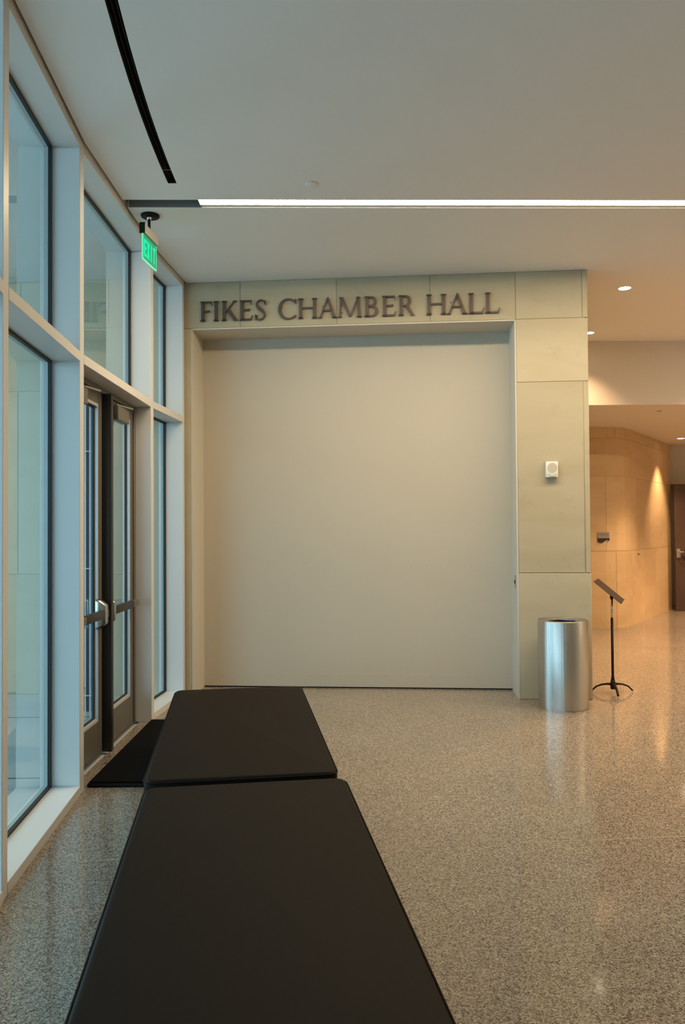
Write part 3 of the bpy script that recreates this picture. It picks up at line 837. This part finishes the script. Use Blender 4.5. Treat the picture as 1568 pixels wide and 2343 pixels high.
# ------------------------------------------------------------------ wall lettering
CAPH = 0.192
ZB = 3.613
STAND = 0.012
DEPTH = 0.016
sg = empty('wall_lettering', (0.06, wallY(0.06), ZB), 'dark bronze raised letters FIKES CHAMBER HALL on the stone header', 'lettering')
def ribbon(path, widths):
    L_, R_ = [], []
    for i, p in enumerate(path):
        a = Vector(path[max(i - 1, 0)]); b = Vector(path[min(i + 1, len(path) - 1)])
        d = (b - a).normalized(); n = Vector((-d.y, d.x))
        L_.append(Vector(p) + n * widths[i] / 2); R_.append(Vector(p) - n * widths[i] / 2)
    return [[L_[i], L_[i + 1], R_[i + 1], R_[i]] for i in range(len(path) - 1)]
TK, TN, SE, SH = 0.155, 0.075, 0.055, 0.045
def stem(x, tk=TK, y0=0, y1=1, s=SE):
    o = [rc(x, x + tk, y0, y1)]
    for yy, sgn_ in ((y0, 1), (y1, -1)):
        o.append([(x - s, yy), (x + tk + s, yy), (x + tk + s, yy + sgn_ * SH * .6), (x + tk, yy + sgn_ * SH * 2), (x, yy + sgn_ * SH * 2), (x - s, yy + sgn_ * SH * .6)])
    return o
def foot(xc, w, yy, up=1): return [[(xc - w / 2, yy), (xc + w / 2, yy), (xc + w / 2, yy + up * SH), (xc - w / 2, yy + up * SH)]]
def arm(x0, x1, yc, tip, at):
    o = [rc(x0, x1, yc - TN / 2, yc + TN / 2)]
    if at == 'top': o.append([(x1 - .02, yc + TN / 2), (x1 - .07, yc - TN / 2), (x1 - .01, yc - tip), (x1 + .015, yc - tip)])
    if at == 'bot': o.append([(x1 - .02, yc - TN / 2), (x1 - .07, yc + TN / 2), (x1 + .03, yc + tip), (x1 + .055, yc + tip)])
    if at == 'mid': o.append([(x1 - .045, yc), (x1 - .01, yc - tip * .6), (x1 + .01, yc - tip * .6), (x1 + .01, yc + tip * .6), (x1 - .01, yc + tip * .6)])
    return o
def bowl(x0, xr, y0, y1, t0=TN, t1=TK):
    n = 14; path, ws = [], []
    rx, ry, cy = xr - x0, (y1 - y0) / 2, (y0 + y1) / 2
    path.append((x0 - .12, y0 + t0 / 2)); ws.append(t0)
    for k in range(n + 1):
        a = -math.pi / 2 + math.pi * k / n
        ws.append(t0 + (t1 - t0) * max(0, math.cos(a)) ** 1.3)
        path.append((x0 + (rx - t1 / 2) * math.cos(a), cy + (ry - t0 / 2) * math.sin(a)))
    path.append((x0 - .12, y1 - t0 / 2)); ws.append(t0)
    return ribbon(path, ws)
def letter_shape(ch, w):
    if ch == 'I': x = (w - TK) / 2; return stem(x, s=min(SE, x))
    if ch == 'F': return stem(SE) + arm(SE + TK, w - .02, 1 - TN / 2, .20, 'top') + arm(SE + TK, w - .13, .50, .10, 'mid')
    if ch == 'E': return stem(SE) + arm(SE + TK, w - .06, 1 - TN / 2, .20, 'top') + arm(SE + TK, w - .16, .52, .10, 'mid') + arm(SE + TK, w - .055, TN / 2, .20, 'bot')
    if ch == 'L': return stem(SE) + arm(SE + TK, w - .055, TN / 2, .24, 'bot')
    if ch == 'H': return stem(SE) + stem(w - SE - TK) + [rc(SE + TK, w - SE - TK, .49, .49 + TN)]
    if ch == 'K':
        a = SE + TK
        return stem(SE) + [[(a - .02, .45), (a + .07, .45), (w - .10, 1.0), (w - .20, 1.0)], [(a + .05, .56), (a + .16, .66), (w - .02, 0.03), (w - .21, 0.0)], [(w - .22, 0), (w + .02, 0), (w + .02, .035), (w - .10, .05)]] + foot(w - .15, .21, 1 - SH)
    if ch == 'A':
        c = w * .50
        return [[(.06, 0), (.06 + TN * 1.1, 0), (c + .03, .95), (c - .04, .98)], [(w - .08 - TK * 1.1, 0), (w - .06, 0), (c + .05, 1.02), (c - .04, 1.02)], rc(.06 + (c - .06) * .34, w - .06 - (w - .06 - c) * .42, .33, .33 + TN)] + foot(.095, .20, 0) + foot(w - .13, .26, 0)
    if ch == 'M':
        c = w * .5
        return [[(.07, 0), (.07 + TN, 0), (.20, 1.0), (.125, 1.0)], [(.125, 1.0), (.125 + TK, 1.0), (c + .06, .03), (c - .04, .03)], [(c - .02, .03), (c + .05, .03), (w - .16, 1.0), (w - .24, 1.0)],
                [(w - .07 - TK, 0), (w - .07, 0), (w - .14, 1.0), (w - .14 - TK * .95, 1.0)]] + foot(.11, .20, 0) + foot(w - .145, .27, 0) + foot(.15, .15, 1 - SH) + foot(w - .19, .2, 1 - SH)
    if ch == 'B': return stem(SE) + bowl(w * .5, w - .07, .50, 1.0) + bowl(w * .52, w, 0.0, .55)
    if ch == 'R': return stem(SE) + bowl(w * .46, w - .17, .46, 1.0) + [[(w * .42, .50), (w * .42 + TK * 1.05, .50), (w - .03, .035), (w + .03, 0), (w - .17, 0)]]
    if ch == 'C':
        n = 30; path, ws = [], []
        for k in range(n + 1):
            a = R(42 + 276 * k / n)
            ws.append(TN * .9 + (TK - TN * .8) * max(0, -math.cos(a)) ** 1.2)
            path.append((w * .56 + (w * .56 - TK / 2) * math.cos(a), .5 + (.53 - TN / 2) * math.sin(a)))
        o = ribbon(path, ws)
        o.append([(w - .07, .985), (w - .02, .985), (w - .015, .76), (w - .04, .76), (w - .13, .92)])
        o.append([(w - .02, .12), (w - .03, .20), (w - .15, .10), (w - .12, .04)])
        return o
    if ch == 'S':
        ctl = [(w - .07, .80), (w - .13, .93), (w * .5, .985), (.14, .90), (.10, .76), (.17, .63), (w * .5, .52), (w - .17, .40), (w - .09, .25), (w - .16, .09), (w * .48, .015), (.12, .06), (.05, .22)]
        path = []
        for i in range(len(ctl) - 1):
            p0, p1, p2, p3 = [Vector(ctl[max(0, min(len(ctl) - 1, i + d))]) for d in (-1, 0, 1, 2)]
            for k in range(4):
                u = k / 4
                path.append(tuple(0.5 * ((2 * p1) + (-p0 + p2) * u + (2 * p0 - 5 * p1 + 4 * p2 - p3) * u * u + (-p0 + 3 * p1 - 3 * p2 + p3) * u ** 3)))
        path.append(ctl[-1]); m = len(path)
        ws = [TN + (TK * 1.08 - TN) * math.exp(-((i / (m - 1) - .5) / .16) ** 2) for i in range(m)]
        o = ribbon(path, ws)
        o.append([(w - .06, .99), (w - .02, .74), (w - .06, .74), (w - .13, .90)])
        o.append([(.03, .0), (.0, .27), (.045, .27), (.13, .10)])
        return o
def px2x(px): return -1.359 + (px - 461) * (1.486 + 1.359) / (1142 - 461)
spans = [('F', 460, 488), ('I', 490.6, 504), ('K', 510, 548), ('E', 552.5, 583), ('S', 588, 615),
         ('C', 642, 684.5), ('H', 688, 732), ('A', 734, 778), ('M', 779, 835), ('B', 839.6, 871), ('E', 880, 912), ('R', 917, 953),
         ('H', 980, 1024.5), ('A', 1026, 1072), ('L', 1074, 1109), ('L', 1111, 1144)]
words = ['FIKES'] * 5 + ['CHAMBER'] * 7 + ['HALL'] * 4
lcache = {}
for (ch, a, b), wd_ in zip(spans, words):
    x0, x1 = px2x(a), px2x(b); w = (x1 - x0) / CAPH
    g = Geo()
    for poly in letter_shape(ch, w):
        p3 = [wp(x0 + p[0] * CAPH, ZB + p[1] * CAPH, STAND) for p in poly]
        g.extrude(p3, WN * DEPTH)
    # mounting pins back to the stone
    for u, v in ((.25, .3), (.25, .75)):
        uu = SE + TK * .5 if ch not in 'ACMSI' else (w * .5 if ch == 'I' else w * .2 if ch in 'CS' else .2)
        c = wp(x0 + uu * CAPH, ZB + v * CAPH * .8, 0.0)
        g.tube([c, c + WN * STAND], 0.005, 6)
    o = g.build('letter', 'letter_bronze', sg, label='bronze letter %s of the word %s' % (ch, wd_))

# ------------------------------------------------------------------ speaker strobe on the pier
sp = empty('wall_speaker', (1.947, wallY(1.947), 2.05), 'small white wall speaker with round grille on the stone pier', 'speaker')
def wq(x, z, o): return wp(x, z, o)
def wbox(x0, x1, z0, z1, o0, o1):
    return Geo().extrude([wq(x0, z0, o0), wq(x1, z0, o0), wq(x1, z1, o0), wq(x0, z1, o0)], WN * (o1 - o0))
wbox(1.892, 2.003, 2.058, 2.205, 0.0, 0.052).build('speaker_case', 'white_plastic', sp, bevel=0.006, bseg=2)
g = Geo(); cc = wq(1.950, 2.146, 0.051)
ring = [cc + WD * math.cos(k * math.pi / 16) * 0.044 + Vector((0, 0, 1)) * math.sin(k * math.pi / 16) * 0.046 for k in range(32)]
g.extrude(ring, WN * 0.003); g.build('speaker_grille', 'grille_plastic', sp)
g = Geo().extrude([wq(1.893, 2.088, .0525), wq(2.002, 2.088, .0525), wq(1.975, 2.080, .0525), wq(1.920, 2.080, .0525)], WN * 0.002); g.build('case_groove', 'grille_plastic', sp)
wbox(1.922, 1.974, 2.062, 2.082, 0.052, 0.070).build('strobe_lens', 'clear_lens', sp, bevel=0.006, bseg=2)

# ------------------------------------------------------------------ small fittings
sk = empty('sprinkler_cover', (-0.199, 5.36, CEIL), 'small white round cover plate on the ceiling before the light line', 'ceiling fitting')
Geo().lathe([(0.0, -0.006), (0.042, -0.006), (0.046, -0.004), (0.046, -0.0025), (0, -0.0025)], seg=40).build('cover_disc', 'ceiling_paint', sk, local=True)
Geo().lathe([(0.0, -0.0025), (0.040, -0.0025), (0.040, -0.0002), (0, -0.0002)], seg=40).build('cover_neck', 'channel_grey', sk, local=True)
sk2 = empty('sprinkler_cover', (4.335, 10.55, LOWCEIL), 'tiny dark round fitting on the lower passage ceiling', 'ceiling fitting')
Geo().lathe([(0.0, -0.006), (0.042, -0.006), (0.045, -0.004), (0.045, -0.0002), (0, -0.0002)], seg=32).build('cover_disc', 'wall_paint', sk2, local=True)
Geo().lathe([(0.0, -0.010), (0.018, -0.010), (0.018, -0.006), (0, -0.006)], seg=20).build('cover_neck', 'channel_grey', sk2, local=True)

# room sign on the far stone wall
rs = empty('room_sign', (4.105, 12.22, 1.42), 'small grey and dark brown room sign on the warm stone wall', 'sign')
Geo().box(4.013, 4.199, 12.206, 12.2195, 1.415, 1.508).build('upper_plate', 'plaque_grey', rs, bevel=0.002, bseg=1)
pts = [(4.013, 1.415), (4.199, 1.415), (4.199, 1.375), (4.175, 1.385), (4.150, 1.390), (4.125, 1.372), (4.10, 1.352), (4.065, 1.340), (4.035, 1.345), (4.013, 1.365)]
Geo().extrude([(x, 12.2195, z) for x, z in pts], (0, -0.014, 0)).build('lower_plate', 'plaque_dark', rs)
for zz in (1.488, 1.472, 1.452):
    Geo().box(4.03, 4.18, 12.2050, 12.2062, zz - 0.004, zz).build('engraved_line', 'plaque_dark', rs)
# switch on the bending wall
sws = 2.2
s_sw = cum[5] + (Vector((4.90, 12.90)) - Vector(PATH[5])).length
c2 = path_at(s_sw); n2 = path_n(s_sw); d2 = Vector((-n2.y, n2.x))
sw = empty('wall_switch', (c2.x, c2.y, 1.05), 'small pale switch plate on the bending stone wall', 'switch')
def swb(u, z0, z1, o0, o1):
    return Geo().prism([c2 - d2 * u + n2 * o0, c2 + d2 * u + n2 * o0, c2 + d2 * u + n2 * o1, c2 - d2 * u + n2 * o1], z0, z1)
swb(0.11, 1.02, 1.165, 0.0005, 0.006).build('switch_plate', 'corridor_limestone', sw)
swb(0.03, 1.125, 1.15, 0.006, 0.012).build('switch_key', 'plaque_dark', sw)

# ------------------------------------------------------------------ downlights
def downlight(x, y, z, watts, label, spot=75, blend=0.55, r=0.062, aim=None):
    d = empty('downlight', (x, y, z), label, 'ceiling light', 'round recessed downlights')
    Geo().lathe([(r + 0.012, -0.0002), (r + 0.012, -0.004), (r, -0.005), (r - 0.003, -0.002)], seg=36).build('trim_ring', 'white_plastic', d, local=True)
    Geo().lathe([(0.0, -0.0035), (r - 0.002, -0.0035), (r - 0.002, -0.0006), (0, -0.0006)], seg=36).build('lamp_lens', 'lamp_lens', d, local=True)
    ld = bpy.data.lights.new('downlight_lamp', 'SPOT')
    ld.energy = watts; ld.color = (1.0, 0.63, 0.35); ld.spot_size = R(spot); ld.spot_blend = blend; ld.shadow_soft_size = 0.05
    lo = bpy.data.objects.new('downlight_lamp', ld); COL.objects.link(lo)
    lo.parent = d; lo.location = (0, 0, -0.02)
    return d
downlight(2.86, 7.767, CEIL, DOWN_W * 1.5, 'round glowing downlight on the ceiling right of the stone pier', 95)
downlight(3.07, 9.56, CEIL, DOWN_W * 1.0, 'small downlight half hidden by the edge of the stone pier', 100, 1.0)
for (x, y, lb) in ((5.0, 7.9, 'added unseen second downlight right of the stone pier on the high ceiling'), (5.1, 9.5, 'added unseen second downlight along the bulkhead on the high ceiling'),
                  (7.2, 8.0, 'added unseen third downlight right of the stone pier on the high ceiling'), (7.2, 9.4, 'added unseen third downlight along the bulkhead on the high ceiling')):
    downlight(x, y, CEIL, DOWN_W * 1.8, lb, 100)  # out-of-view lamps added to brighten the area right of the pier
downlight(6.08, 13.88, LOWCEIL, DOWN_W * 1.3, 'downlight on the lower passage ceiling at the right picture edge', 86, 0.7)
for (x, y, lb) in ((5.4, 11.2, 'added unseen downlight just behind the bulkhead on the lower passage ceiling'), (7.0, 11.4, 'added unseen downlight near the right wall behind the bulkhead'),
                  (7.6, 13.4, 'added unseen downlight before the end wall of the passage')):
    downlight(x, y, LOWCEIL, DOWN_W * 1.6, lb, 105)  # these passage lamps are out of view, added for their light
